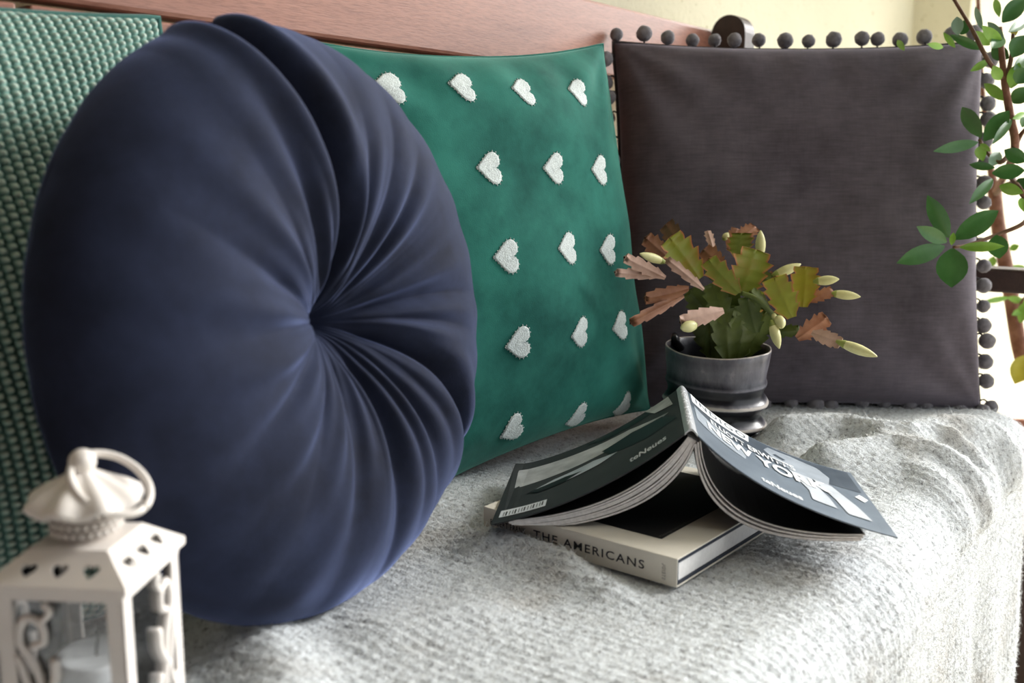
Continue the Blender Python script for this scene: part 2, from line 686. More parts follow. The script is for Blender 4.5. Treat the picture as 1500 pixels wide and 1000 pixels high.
# knitted stitches: ribs run towards the front edge
PX, PS = 0.0092, 0.0074
ph = XX / PX + 0.15 * np.sin(SS * 30) + 0.1 * np.sin(XX * 37)
rib = np.abs(np.sin(math.pi * ph))
stitch = 0.5 + 0.5 * np.sin(2 * math.pi * (SS / PS + 0.5 * np.abs((ph % 1.0) - 0.5) * 2))
H = H + 0.0011 * rib + 0.0015 * rib * stitch + rng.normal(0, 0.0006, XX.shape)
endf = np.clip((XX - 1.375) / 0.04, 0, 1)
ZZ = ZZ - 0.02 * endf ** 2 * np.cos(ang)
VB = np.stack([XX, YY + NY * H, ZZ + NZ * H], -1)
NB = np.stack([np.zeros_like(NY), NY, NZ], -1)
me = bpy.data.meshes.new('knitted_blanket')
fb = grid_faces(NX, NS)
me.from_pydata(VB.reshape(-1, 3).tolist(), [], fb.tolist())
blanket = wrap('knitted_blanket', me, 'wool')
tag(blanket, 'pale grey melange knitted wool blanket spread over the bench seat', 'blanket')

nf = 190000      # loose wool fibres
ix = rng.integers(0, NX - 1, nf)
iy = rng.integers(0, NS - 1, nf)
keep = VB[ix, iy][:, 0] > 0.2
ix, iy = ix[keep], iy[keep]
nf = len(ix)
P0 = VB[ix, iy] + (VB[ix + 1, iy] - VB[ix, iy]) * rng.random((nf, 1)) + (VB[ix, iy + 1] - VB[ix, iy]) * rng.random((nf, 1))
N0 = NB[ix, iy]
tang = rng.normal(size=(nf, 3))
tang -= N0 * (tang * N0).sum(1, keepdims=True)
tang /= np.linalg.norm(tang, axis=1, keepdims=True)
side = np.cross(N0, tang)
Lf = rng.uniform(0.004, 0.0105, (nf, 1))
wf = rng.uniform(0.00010, 0.00019, (nf, 1))
P0 = P0 - N0 * 0.0004
P1 = P0 + tang * Lf * 0.5 + N0 * Lf * rng.uniform(0.15, 0.5, (nf, 1)) + side * Lf * rng.normal(0, .2, (nf, 1))
P2 = P1 + tang * Lf * 0.45 + N0 * Lf * rng.uniform(-0.35, 0.25, (nf, 1)) + side * Lf * rng.normal(0, .3, (nf, 1))
fv = np.stack([P0 - side * wf, P0 + side * wf, P1 - side * wf, P1 + side * wf, P2], 1).reshape(-1, 3)
b5 = np.arange(nf)[:, None] * 5
ft = np.concatenate([b5 + np.array([0, 1, 3]), b5 + np.array([0, 3, 2]), b5 + np.array([2, 3, 4])])
me = bpy.data.meshes.new('wool_fuzz')
me.vertices.add(len(fv))
me.vertices.foreach_set('co', fv.ravel())
me.loops.add(ft.size)
me.loops.foreach_set('vertex_index', ft.ravel())
me.polygons.add(len(ft))
me.polygons.foreach_set('loop_start', np.arange(len(ft)) * 3)
fz = wrap('wool_fuzz', me, 'fuzz', blanket)
fz['kind'] = 'stuff'


# ------------------------------------------------------------------ square cushions
def cushion_surface(a, T, pinch=0.075, seed=1, wr=0.0035, ex=2.6, pw=0.55):
    r = np.random.default_rng(seed)
    pars = [(r.uniform(-1, 1), r.uniform(-1, 1), r.uniform(0, math.pi), r.uniform(5, 12), r.uniform(.4, 1)) for _ in range(9)]

    def fn(u, v, sgn):
        u = np.asarray(u, float)
        v = np.asarray(v, float)
        x = a * u * (1 - pinch * (1 - np.abs(v) ** 2.2) * np.abs(u) ** 2)
        z = a * v * (1 - pinch * (1 - np.abs(u) ** 2.2) * np.abs(v) ** 2)
        pu = np.clip(1 - np.abs(u) ** ex, 0, 1)
        pv = np.clip(1 - np.abs(v) ** ex, 0, 1)
        t = T * (pu * pv) ** pw
        env = (pu * pv) ** 0.5
        wrk = 0
        for (cu_, cv_, th, k, am) in pars:
            d = (u - cu_) * np.cos(th) + (v - cv_) * np.sin(th)
            e = -(u - cu_) * np.sin(th) + (v - cv_) * np.cos(th)
            wrk = wrk + am * np.sin(d * k + 1.5 * e) * np.exp(-((u - cu_) ** 2 + (v - cv_) ** 2) / 0.5)
        # creases fanning out of the corners and down from the seams
        for su in (-1, 1):
            for sv in (-1, 1):
                du, dv = 1 - su * u, 1 - sv * v
                an = np.arctan2(dv, du + 1e-6)
                rr = np.hypot(du, dv)
                wrk = wrk + 1.1 * np.sin(an * 11 + su + 2 * sv) * np.exp(-((rr - 0.35) / 0.28) ** 2)
        wrk = wrk + 0.7 * np.sin(u * 19 + 2 * np.sin(v * 2)) * np.exp(-((v - 0.86) / 0.13) ** 2)
        flat_back = 0.42 if np.ndim(sgn) == 0 and sgn > 0 else 1.0
        return np.stack([x, sgn * flat_back * (t + wr * wrk * env), z + a], -1)
    return fn


def cushion_mesh(name, fn, mat, parent, n=90, relief=None):
    c = np.linspace(-1, 1, n)
    c = np.sign(c) * (1 - (1 - np.abs(c)) ** 1.35)
    U, Vv = np.meshgrid(c, c, indexing='ij')
    A = fn(U, Vv, -1).reshape(-1, 3)
    B = fn(U, Vv, 1).reshape(-1, 3)
    fa = grid_faces(n, n)
    fb_ = grid_faces(n, n)[:, ::-1] + n * n
    me = bpy.data.meshes.new(name)
    me.from_pydata(np.concatenate([A, B]).tolist(), [], np.concatenate([fa, fb_]).tolist())
    bm = bmesh.new()
    bm.from_mesh(me)
    bmesh.ops.remove_doubles(bm, verts=bm.verts, dist=1e-5)
    bmesh.ops.recalc_face_normals(bm, faces=bm.faces)
    bm.to_mesh(me)
    bm.free()
    return wrap(name, me, mat, parent)


def cushion_root(name, label, loc, yaw, lean, roll=0.0):
    t = thing(name, label, 'cushion')
    t.matrix_world = Matrix.Translation(loc) @ Matrix.Rotation(yaw, 4, 'Z') @ Matrix.Rotation(-lean, 4, 'X') @ Matrix.Rotation(roll, 4, 'Y')
    return t


def seam_tube(name, fn, mat, parent, r=0.0022):
    pts = []
    q = np.linspace(-1, 1, 40)
    for u, v in [(t, -1) for t in q[:-1]] + [(1, t) for t in q[:-1]] + [(-t, 1) for t in q[:-1]] + [(-1, -t) for t in q]:
        pts.append(fn(u, v, 1))
    return tube(name, pts, r, mat, parent, 6)


# green cushion with hearts
gfn = cushion_surface(0.218, 0.064, seed=5, wr=0.0040)
green = cushion_root('heart_cushion', 'green velvet cushion embroidered with rows of silver hearts', (0.868, 0.602, S + 0.001), math.radians(-8), math.radians(7.5), math.radians(-4))
cushion_mesh('cover', gfn, 'green', green)
seam_tube('seam', gfn, 'green', green, 0.0016)


def heart_outline(n=28):
    out = []
    for k in range(n):
        t = 2 * math.pi * k / n
        x = 16 * math.sin(t) ** 3 / 17.0
        y = (13 * math.cos(t) - 5 * math.cos(2 * t) - 2 * math.cos(3 * t) - math.cos(4 * t) + 2.5) / 17.0
        g = 0.32 * max(0.0, -math.cos(t))        # fuller towards the tip
        out.append((x * (1 - g) + g * 0.95 * math.sin(t), y * (1 - g) + g * 0.82 * math.cos(t)))
    return out


def surf_heart(u0, v0, rot, size, parent):
    """an embroidered heart: a low raised pad with a beaded border"""
    ho = heart_outline()
    V, Fc = [], []
    ca, sa = math.cos(rot), math.sin(rot)

    def put(x, y, off):
        xx, yy = x * ca - y * sa, x * sa + y * ca
        u, v = u0 + xx * size, v0 + yy * size
        e = 1e-3
        p = gfn(u, v, -1)
        n = np.cross(gfn(u + e, v, -1) - p, gfn(u, v + e, -1) - p)
        n = n / np.linalg.norm(n)
        if n[1] > 0:
            n = -n
        return p + n * off
    rings = [(1.0, 0.0002), (0.94, 0.0016), (0.8, 0.0012), (0.62, 0.0019), (0.45, 0.0012), (0.25, 0.0019)]
    n = len(ho)
    for i, (s, off) in enumerate(rings):
        for j, (x, y) in enumerate(ho):
            V.append(put(x * s, y * s, off + (0.0005 if j % 2 and i < 2 else 0)))
    V.append(put(0, 0, 0.0016))
    for i in range(len(rings) - 1):
        for j in range(n):
            j2 = (j + 1) % n
            Fc.append((i * n + j, i * n + j2, (i + 1) * n + j2, (i + 1) * n + j))
    for j in range(n):
        Fc.append(((len(rings) - 1) * n + j, (len(rings) - 1) * n + (j + 1) % n, len(rings) * n))
    o = mesh_obj('embroidered_heart', V, Fc, 'heart', parent)
    bv, bf = [], []          # beads along the border
    for j in range(n):
        x, y = ho[j]
        c = put(x * 1.05, y * 1.05, 0.0006)
        r = 0.0009
        k0 = len(bv)
        for d in ((1, 0, 0), (-1, 0, 0), (0, 1, 0), (0, -1, 0), (0, 0, 1), (0, 0, -1)):
            bv.append(c + np.array(d) * r)
        for f in ((0, 2, 4), (2, 1, 4), (1, 3, 4), (3, 0, 4), (2, 0, 5), (1, 2, 5), (3, 1, 5), (0, 3, 5)):
            bf.append(tuple(k0 + q for q in f))
    mesh_obj('bead_border', bv, bf, 'heart', o)


bpy.context.view_layer.update()
GMI = green.matrix_world.inverted()


def green_uv(px, py):
    """where a pixel's ray meets the front of the green cushion"""
    best = None
    o = GMI @ CAM
    d = (GMI.to_3x3() @ ray(px, py))
    g = np.linspace(-0.98, 0.98, 120)
    U, Vv = np.meshgrid(g, g, indexing='ij')
    P = gfn(U, Vv, -1)
    on, dn = np.array(o), np.array(d) / np.linalg.norm(np.array(d))
    q = P - on
    dist = np.linalg.norm(q - (q @ dn)[..., None] * dn, axis=-1)
    i = np.unravel_index(dist.argmin(), dist.shape)
    return U[i], Vv[i], dist[i]


HEARTS = [(570, 125), (677, 128), (766, 133), (846, 136), (609, 250), (716, 246), (808, 244), (876, 247),
          (742, 373), (830, 366), (889, 364), (757, 505), (849, 490), (908, 479), (751, 629), (842, 611), (912, 593)]
rows = {}
for hx, hy in HEARTS:
    u, v, d = green_uv(hx, hy)
    rk = 0 if hy < 200 else 1 if hy < 300 else 2 if hy < 420 else 3 if hy < 560 else 4
    if d < 0.01:
        rows.setdefault(rk, []).append((u, v))
for rk, row in rows.items():
    row.sort()
    du, dv = row[1][0] - row[0][0], row[1][1] - row[0][1]
    while row[0][0] - du > -0.88:            # the rows go on behind the navy cushion
        row.insert(0, (row[0][0] - du, row[0][1] - dv * 0.5))
    for u, v in row:
        surf_heart(u, v, math.radians((-102, -95, -95, -88, -72)[rk]), 0.080, green)


# grey cushion with pompoms
yfn = cushion_surface(0.238, 0.060, pinch=0.045, seed=11, wr=0.0032, ex=4.5, pw=0.42)
gyaw = math.atan2(-0.8116, 0.584) + math.radians(0)
grey = cushion_root('pompom_cushion', 'dark grey velvet cushion edged with pompoms in the bench corner', (1.268, 0.458, S - 0.006), gyaw, math.radians(9))
cushion_mesh('cover', yfn, 'grey', grey)
seam_tube('edge_tape', yfn, 'cord', grey, 0.0035)


def pompom_mesh(seed):
    bm = bmesh.new()
    bmesh.ops.create_icosphere(bm, subdivisions=3, radius=0.0098)
    for v in bm.verts:
        v.co *= 1 + 0.10 * noise.noise(v.co * 260 + Vector((seed * 3.1, 0, 0))) + 0.04 * noise.noise(v.co * 900)
    me = bpy.data.meshes.new('pompom')
    bm.to_mesh(me)
    bm.free()
    me.materials.append(MT['pompom'])
    me.polygons.foreach_set('use_smooth', [True] * len(me.polygons))
    return me


PM = [pompom_mesh(i) for i in range(4)]
edges = []
for t in np.linspace(-0.97, 0.97, 16):
    edges += [(t, 1.0, 0, 1), (t, -1.0, 0, -1)]
for t in np.linspace(-0.93, 0.93, 18):
    edges += [(1.0, t, 1, 0), (-1.0, t, -1, 0)]
for i, (u, v, dx, dz) in enumerate(edges):
    u2 = u + (random.uniform(-.035, .035) if dz else 0)
    v2 = v + (random.uniform(-.02, .02) if dx else 0)
    p = Vector(yfn(u2, v2, 1))
    out = 0.013 + random.uniform(-.002, .003)
    sag = -0.007 if dx else 0.0
    q = p + Vector((dx * out, random.uniform(-.006, .006), dz * out * (0.75 if dz < 0 else 1) + sag))
    if dx < 0:
        q.y -= 0.012
    if dz < 0:
        q = p + Vector((0, -0.012 + random.uniform(-.004, .003), 0.0 + random.uniform(-.003, .004)))
    o = bpy.data.objects.new('pompom', PM[i % 4])
    COL.objects.link(o)
    o.parent = grey
    o.location = q
    o.rotation_euler = (random.uniform(0, 6), random.uniform(0, 6), random.uniform(0, 6))
    s = random.uniform(0.86, 1.08)
    o.scale = (s, s, s)
    inv = (Matrix.Translation(q) @ o.rotation_euler.to_matrix().to_4x4() @ Matrix.Diagonal((s, s, s, 1))).inverted()
    mid = (p + q) / 2 + Vector((0, 0, 0.006 if dx else 0))
    cpts = [inv @ c for c in spline([p, mid, q], 4)]
    tube('cord', cpts, 0.0012, 'cord', o, 6)

# knitted cushion
kfn0 = cushion_surface(0.213, 0.046, pinch=0.05, seed=3, wr=0.002)
nk = 400
c = np.linspace(-1, 1, nk)
U, Vv = np.meshgrid(c, c, indexing='ij')
CPX = 0.0076 / 0.216
bow = 0.10 * np.sin(Vv * 1.6)
cx = (U + bow) / CPX
cz = Vv / (CPX * 0.72)
row = np.floor(cx)
bx_ = np.abs(np.sin(math.pi * cx))
bz_ = np.abs(np.sin(math.pi * (cz + 0.5 * (row % 2))))
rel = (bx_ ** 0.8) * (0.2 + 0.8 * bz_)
edge_k = np.clip((1 - np.maximum(np.abs(U), np.abs(Vv))) / 0.03, 0, 1)
A = kfn0(U, Vv, -1)
A[..., 1] -= rel * 0.0045 * (0.3 + 0.7 * edge_k)
c2 = np.linspace(-1, 1, 60)
U2, V2 = np.meshgrid(c2, c2, indexing='ij')
B = kfn0(U2, V2, 1)
knit_c = cushion_root('knit_cushion', 'mint green knitted cushion against the back rail behind the navy cushion', (0.280, 0.612, S + 0.000), math.radians(-2), math.radians(11))
me = bpy.data.meshes.new('cover')
me.from_pydata(A.reshape(-1, 3).tolist(), [], grid_faces(nk, nk).tolist())
kc = wrap('cover', me, 'knit', knit_c)
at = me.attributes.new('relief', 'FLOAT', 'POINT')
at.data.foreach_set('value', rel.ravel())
me = bpy.data.meshes.new('back_panel')
me.from_pydata(B.reshape(-1, 3).tolist(), [], grid_faces(60, 60)[:, ::-1].tolist())
wrap('back_panel', me, 'knit', knit_c)
seam_tube('seam', kfn0, 'knit', knit_c, 0.003)

# ------------------------------------------------------------------ round navy cushion
RR, HH = 0.202, 0.086
CRE = [  # angle at the tuft (deg), depth, width, twist, reach
    (94, 0.0230, 0.0090, 6, 1.0), (76, 0.005, 0.006, 4, .62), (62, 0.006, 0.007, 2, .72), (50, 0.005, 0.006, 0, .66), (36, 0.004, 0.007, -4, .55),
    (8, 0.011, 0.008, -8, .72), (-5, 0.005, 0.006, -8, .6), (-24, 0.016, 0.0090, -14, 1.0), (-42, 0.005, 0.007, -9, .72), (-54, 0.006, 0.007, -8, .8), (-64, 0.005, 0.006, -8, .7),
    (-78, 0.012, 0.010, -6, .85), (-94, 0.005, 0.008, 0, .6), (-112, 0.008, 0.012, 6, .66), (-136, 0.007, 0.012, 10, .62), (-160, 0.008, 0.012, 8, .7),
    (176, 0.006, 0.010, 4, .6), (158, 0.010, 0.012, -6, .74), (138, 0.007, 0.011, -12, .66), (122, 0.008, 0.010, -8, .74), (108, 0.005, 0.007, 4, .6)]


def round_face(r, a, sgn, seed):
    t = HH * np.clip(1 - (r / RR) ** 2.7, 0, 1) ** 0.5
    t = t - 0.046 * np.exp(-(r / 0.030)) - 0.026 * np.exp(-(r / 0.085) ** 2)
    rim = np.clip((RR - r) / 0.02, 0, 1)
    cr = CRE if sgn < 0 else [(k * 21 + 5, 0.007, 0.009, 5, .8) for k in range(17)]
    rad = np.zeros_like(r)
    for (d, dep, wd, tw, reach) in cr:
        a0 = math.radians(d) + math.radians(tw) * (r / RR) ** 1.5 * 1.5
        da = (a - a0 + math.pi) % (2 * math.pi) - math.pi
        dist = np.abs(np.sin(np.clip(da, -1.4, 1.4))) * r + np.where(np.abs(da) > 1.4, 1, 0)
        w_ = wd * (0.35 + 0.65 * np.clip(r / 0.12, 0, 1))
        prof = np.exp(-np.abs(dist / w_) ** 1.5)
        bulge = 0.25 * np.exp(-((dist - 2.1 * w_) / (1.3 * w_)) ** 2)
        env = np.clip(r / 0.035, 0, 1) * (1 - np.clip((r / RR - reach + 0.35) / 0.45, 0, 1) * (0.95 if reach < 1 else 0.25))
        t = t - dep * env * (prof - bulge)
        rad = rad - dep * 0.8 * (prof - bulge) * np.clip((r / RR - 0.75) / 0.25, 0, 1) * (1.0 if reach >= 1 else 0.08)
    t = t + 0.0007 * np.sin(a * 23 + 20 * r) * np.clip(r / .1, 0, 1) * rim + 0.0008 * np.sin(a * 37 + 3 + 15 * r) * np.exp(-((r - .07) / .05) ** 2)
    t = np.where(r >= RR * 0.9999, 0, t)
    return t, r + rad


na, nr = 720, 110
a = np.linspace(0, 2 * math.pi, na, endpoint=False)
q = np.linspace(0.004, 1, nr)
r = RR * np.sin(q * math.pi / 2) ** 1.0
r[-1] = RR
Aa, Rr = np.meshgrid(a, r, indexing='ij')
sheets = []
for sgn in (-1, 1):
    t, r2 = round_face(Rr, Aa, sgn, 0)
    if sgn > 0:
        r2[:, -1] = rim_r
    else:
        rim_r = r2[:, -1].copy()
    sheets.append(np.stack([r2 * np.cos(Aa), sgn * t * (0.42 if sgn > 0 else 1.0), r2 * np.sin(Aa) + RR], -1).reshape(-1, 3))
fa = grid_faces(na, nr, True)
me = bpy.data.meshes.new('cover')
nv = na * nr
caps = []
V = np.concatenate(sheets + [np.array([[0, -(HH - 0.074), RR], [0, (HH - 0.074) * 0.42, RR]])])
faces = np.concatenate([fa, fa[:, ::-1] + nv]).tolist()
for j in range(na):
    j2 = (j + 1) % na
    faces.append([j * nr, 2 * nv, j2 * nr])
    faces.append([nv + j * nr, nv + j2 * nr, 2 * nv + 1])
me.from_pydata(V.tolist(), [], faces)
bm = bmesh.new()
bm.from_mesh(me)
bmesh.ops.remove_doubles(bm, verts=bm.verts, dist=1e-5)
bmesh.ops.recalc_face_normals(bm, faces=bm.faces)
bm.to_mesh(me)
bm.free()
navy = cushion_root('round_cushion', 'round navy blue velvet cushion with pleats gathered to a deep central tuft', (0.480, 0.510, S + 0.001), math.radians(8), math.radians(7))
wrap('cover', me, 'navy', navy)
bm = bmesh.new()
bmesh.ops.create_uvsphere(bm, u_segments=20, v_segments=10, radius=0.009)
for v in bm.verts:
    v.co.y *= 0.45
    v.co += Vector((0, -(HH - 0.074) - 0.001, RR))
bm_obj('tuft_button', bm, 'navy', navy, True)

# ------------------------------------------------------------------ closed book
book = thing('closed_book', 'thick cream hardback lying closed under the splayed open book', 'book')
book.matrix_world = Matrix.Translation(BK_NEAR + Vector((0, 0, 0.0005))) @ Matrix((BK_U, BK_V, Vector((0, 0, 1)))).transposed().to_4x4()
if book.matrix_world.to_3x3().determinant() < 0:
    pass
# local x: along the spine from the near corner; local y: from the spine to the fore edge; z up
L_, W_, T_ = BK_L, BK_W, BK_T


def raw(name, bm, mat, parent):
    return bm_obj(name, bm, mat, parent)


jk = 0.0012
bm = bmesh.new()
add_box(bm, (0, 0, 0), (L_, jk, T_), 0.0005)
add_box(bm, (0, 0.0004, T_ - jk), (L_, W_, T_), 0.0004)
add_box(bm, (0, 0.0004, 0), (L_, W_, jk), 0.0004)
jacket = raw('dust_jacket', bm, 'jacket', book)
bm = bmesh.new()
add_box(bm, (0.0006, 0.0013, T_ - 0.0042), (L_ - 0.0006, W_ - 0.001, T_ - jk))
add_box(bm, (0.0006, 0.0013, jk), (L_ - 0.0006, W_ - 0.001, 0.0036))
add_box(bm, (0.0006, 0.0013, jk), (L_ - 0.0006, 0.0032, T_ - jk))
case = raw('case_boards', bm, 'navy_cloth', book)
bm = bmesh.new()
add_box(bm, (0.002, 0.0033, 0.0037), (L_ - 0.002, W_ - 0.005, T_ - 0.0043))
tb = raw('text_block', bm, 'paper', book)
# black picture panel on the front board
panel = wrap('black_panel', poly_mesh([(0.030, 0.028), (L_ - 0.030, 0.028), (L_ - 0.030, W_ - 0.02), (0.030, W_ - 0.02)]), 'black_ink', jacket, False)
panel.data.transform(Matrix.Translation((0, 0, T_ + 0.0003)))
fx = lambda x, y: Vector((L_ - x, -0.0003, y))
# spine lettering runs from the far end (x = L_) to the near end (x = 0)
fit_text('ROBERT FRANK', 0.008, 0.046, 0.0085, 0.0135, fx, 'spine_lettering', 'black_ink', jacket, 0.01, 2, 1.15)
fit_text('THE AMERICANS', 0.054, 0.160, 0.0075, 0.0145, fx, 'spine_lettering', 'black_ink', jacket, 0.012, 2, 1.2)
fs = lambda x, y: Vector((0.0125 - y, -0.0003, 0.004 + x))
fit_text('STEIDL', 0.0, 0.0125, 0.0, 0.0030, fs, 'publisher_lettering', 'grey_ink', jacket, 0.0, 2, 1.3)
fp = lambda x, y: Vector((0.0315 + y, 0.031 + x, T_ + 0.0005))
fit_text('Photographs by Robert Frank', 0.0, 0.07, 0.0, 0.0032, fp, 'cover_lettering', 'grey_ink', jacket, 0.0, 2, 1.1)

# ------------------------------------------------------------------ open book, face down as a tent
ob = thing('open_photo_book', 'open paperback photo book resting face down like a tent', 'book')
ob.location = at_z(1010, 760, S + BK_T)
OBI = -Vector(ob.location)
SN = at_d(1012, 640, 0.0)
hS = 0.098
SN = at_z(1012, 640, S + hS)
SF = at_z(998, 574, S + hS - 0.003)
VV = SF - SN
VV = VV.normalized() * 0.172
LN = at_z(719, 769, S + BK_T + 0.002)
RN = at_z(1315, 788, S + 0.036)
print('open book', SN, VV, (LN - SN).length, (RN - SN).length)
Zv = Vector((0, 0, 1))
nL = (LN - SN).cross(Zv).normalized()
nR = (RN - SN).cross(Zv).normalized()


def bez(px3, n):
    P = [at_plane(p[0], p[1], SN, n) for p in px3]

    def f(t):
        return P[0] * (1 - t) ** 2 + P[1] * (2 * t * (1 - t)) + P[2] * t * t
    return f


cL = bez([(1003, 636), (868, 738), (719, 769)], nL)
cR = bez([(1022, 638), (1118, 738), (1315, 788)], nR)
OUT = -FWD


def surf(c, flip=1):
    def f(u, v, off=0.0):
        p = c(u)
        d = c(min(u + 0.01, 1.0)) - c(max(u - 0.01, 0.0))
        n = d.cross(VV).normalized()
        if n.z < 0:
            n = -n
        q = p + VV * v + n * off
        q.z = max(q.z, S + BK_T + 0.0022 + 0.3 * off)
        return q + OBI
    return f


sL, sR = surf(cL), surf(cR)


def sheet(name, f, u0, u1, v0, v1, top, bot, mat, parent, nu=20):
    V, Fc = [], []
    us = np.linspace(u0, u1, nu)
    for u in us:
        V += [f(u, v0, top), f(u, v1, top), f(u, v1, bot), f(u, v0, bot)]
    for i in range(nu - 1):
        b = i * 4
        for k in range(4):
            Fc.append((b + k, b + (k + 1) % 4, b + 4 + (k + 1) % 4, b + 4 + k))
    Fc.append((0, 3, 2, 1))
    e = (nu - 1) * 4
    Fc.append((e, e + 1, e + 2, e + 3))
    return mesh_obj(name, V, Fc, mat, parent, False)


back_cover = sheet('back_cover', sL, 0, 1, 0, 1, 0.0006, -0.0003, 'cover_dark', ob)
front_cover = sheet('front_cover', sR, 0, 1, 0, 1, 0.0006, -0.0003, 'cover_blue', ob)
sheet('endpaper', sL, 0.01, 0.99, 0.005, 0.995, -0.0003, -0.0009, 'black_page', ob)
sheet('endpaper', sR, 0.01, 0.86, 0.005, 0.995, -0.0003, -0.0009, 'black_page', ob)
# spine strip, slightly rounded
p0, p1 = cL(0), cR(0)


def spn(u, v, off=0.0):
    p = p0.lerp(p1, u) + Vector((0, 0, 0.0045 * math.sin(math.pi * u)))
    return p + VV * v + Vector((0, 0, off)) + OBI


sp = sheet('spine', spn, 0, 1, -0.004, 1.004, 0.0008, -0.001, 'spine_paper', ob, 9)
fit_text('NEW YORK', 0.12, 0.92, 0.28, 0.72, lambda x, y: spn(y, 1 - x, 0.0012), 'spine_lettering', 'white_ink', sp, 0.02, 6)


def pages(c0, c1, count, n, black_first):
    for i in range(count):
        k = i / max(1, count - 1)
        c = bez([tuple(np.array(a) * (1 - k) + np.array(b) * k) for a, b in zip(c0, c1)], n)
        f = surf(c)
        th = 0.0009 + 0.0005 * ((i * 7) % 3)
        sheet('page_sheaf', f, 0.0, 1.0, 0.006, 0.99, 0.0, -th, 'page', ob, 22)
        if i == 0 and black_first:
            sheet('black_page', f, 0.0, 0.995, 0.012, 0.985, 0.0005, 0.0001, 'black_page', ob, 22)
        if i == count - 1:
            sheet('black_page', f, 0.02, 0.99, 0.012, 0.985, -th - 0.0001, -th - 0.0005, 'black_page', ob, 22)


pages([(1008, 640), (925, 752), (741, 763)], [(1018, 645), (980, 763), (768, 774)], 8, nL, True)
pages([(1027, 646), (1036, 788), (1268, 783)], [(1021, 650), (1026, 800), (1262, 789)], 3, nR, True)


def art(name, pts, f, off, mat, parent, n=14):
    return wrap(name, cut_map(poly_mesh(pts), lambda x, y: f(x, y, off), n), mat, parent, False)


# back cover picture: dark street shapes, pale streaks, code sticker
art('print_shape', [(0.06, 0.62), (0.3, 0.80), (0.62, 0.84), (0.97, 0.86), (0.97, 0.52), (0.7, 0.56), (0.42, 0.60), (0.22, 0.52)], sL, 0.0009, 'cover_grey', back_cover)
art('print_shape', [(0.02, 0.40), (0.1, 0.62), (0.28, 0.70), (0.46, 0.64), (0.40, 0.50), (0.2, 0.40)], sL, 0.0011, 'cover_black', back_cover)
art('print_shape', [(0.05, 0.90), (0.3, 0.95), (0.56, 0.95), (0.48, 0.88), (0.2, 0.86)], sL, 0.0011, 'cover_black', back_cover)
art('print_shape', [(0.36, 0.46), (0.5, 0.52), (0.72, 0.47), (0.84, 0.38), (0.66, 0.36), (0.46, 0.40)], sL, 0.0013, 'cover_pale', back_cover)
art('print_shape', [(0.56, 0.42), (0.66, 0.44), (0.86, 0.38), (0.8, 0.33), (0.66, 0.35)], sL, 0.0015, 'cover_black', back_cover)
art('print_shape', [(0.03, 0.72), (0.05, 0.97), (0.20, 0.99), (0.14, 0.80)], sL, 0.0012, 'cover_grey', back_cover)
art('code_sticker', [(0.73, 0.05), (0.97, 0.07), (0.97, 0.17), (0.73, 0.15)], sL, 0.0012, 'white_ink', back_cover)
for k in range(14):
    x0 = 0.745 + k * 0.0155
    art('code_bar', [(x0, 0.075), (x0 + 0.004 + 0.004 * (k % 3 == 0), 0.075), (x0 + 0.004 + 0.004 * (k % 3 == 0), 0.135), (x0, 0.135)], sL, 0.0014, 'black_ink', back_cover, 1)
fit_text('teNeues', 0.0, 0.20, 0.0, 0.085, lambda x, y: sL(0.29 - x, 0.12 + y, 0.0012), 'publisher_lettering', 'white_ink', back_cover, 0.02, 6)
# front cover picture and title
art('print_shape', [(0.0, 0.66), (0.98, 0.62), (0.98, 0.98), (0.0, 0.98)], sR, 0.0008, 'cover_slate', front_cover)
art('print_shape', [(0.03, 0.40), (0.36, 0.34), (0.40, 0.54), (0.03, 0.70)], sR, 0.0010, 'cover_mist', front_cover)
art('print_shape', [(0.02, 0.78), (0.44, 0.82), (0.46, 0.99), (0.02, 0.99)], sR, 0.0011, 'white_ink', front_cover)
fit_text('INDIGO', 0.06, 0.43, 0.85, 0.96, lambda x, y: sR(x, y, 0.0013), 'cover_lettering', 'cover_slate', front_cover, 0.0, 10, 1.25)
art('print_shape', [(0.53, 0.82), (0.57, 0.93), (0.70, 0.94), (0.82, 0.88), (0.86, 0.74), (0.83, 0.58), (0.70, 0.60), (0.60, 0.66)], sR, 0.0011, 'cover_mist', front_cover)
art('print_shape', [(0.64, 0.62), (0.74, 0.60), (0.79, 0.32), (0.80, 0.18), (0.69, 0.19), (0.70, 0.34)], sR, 0.0012, 'cover_limb', front_cover)
art('print_shape', [(0.76, 0.60), (0.84, 0.58), (0.91, 0.32), (0.935, 0.14), (0.84, 0.15), (0.82, 0.34)], sR, 0.0012, 'cover_limb', front_cover)
art('print_shape', [(0.93, 0.50), (0.96, 0.56), (0.985, 0.5), (0.96, 0.44)], sR, 0.0012, 'white_ink', front_cover, 3)
art('print_shape', [(0.58, 0.80), (0.60, 0.84), (0.65, 0.80), (0.63, 0.76)], sR, 0.0013, 'cover_slate', front_cover, 3)
fit_text('ELLIOTT ERWITT\'S', 0.16, 0.68, 0.62, 0.72, lambda x, y: sR(x, y, 0.0016), 'cover_lettering', 'white_ink', front_cover, 0.02, 18)
fit_text('NEW YORK', 0.12, 0.82, 0.42, 0.58, lambda x, y: sR(x, y, 0.0016), 'cover_lettering', 'white_ink', front_cover, 0.035, 22)
fit_text('teNeues', 0.42, 0.63, 0.08, 0.15, lambda x, y: sR(x, y, 0.0013), 'publisher_lettering', 'white_ink', front_cover, 0.02, 8)

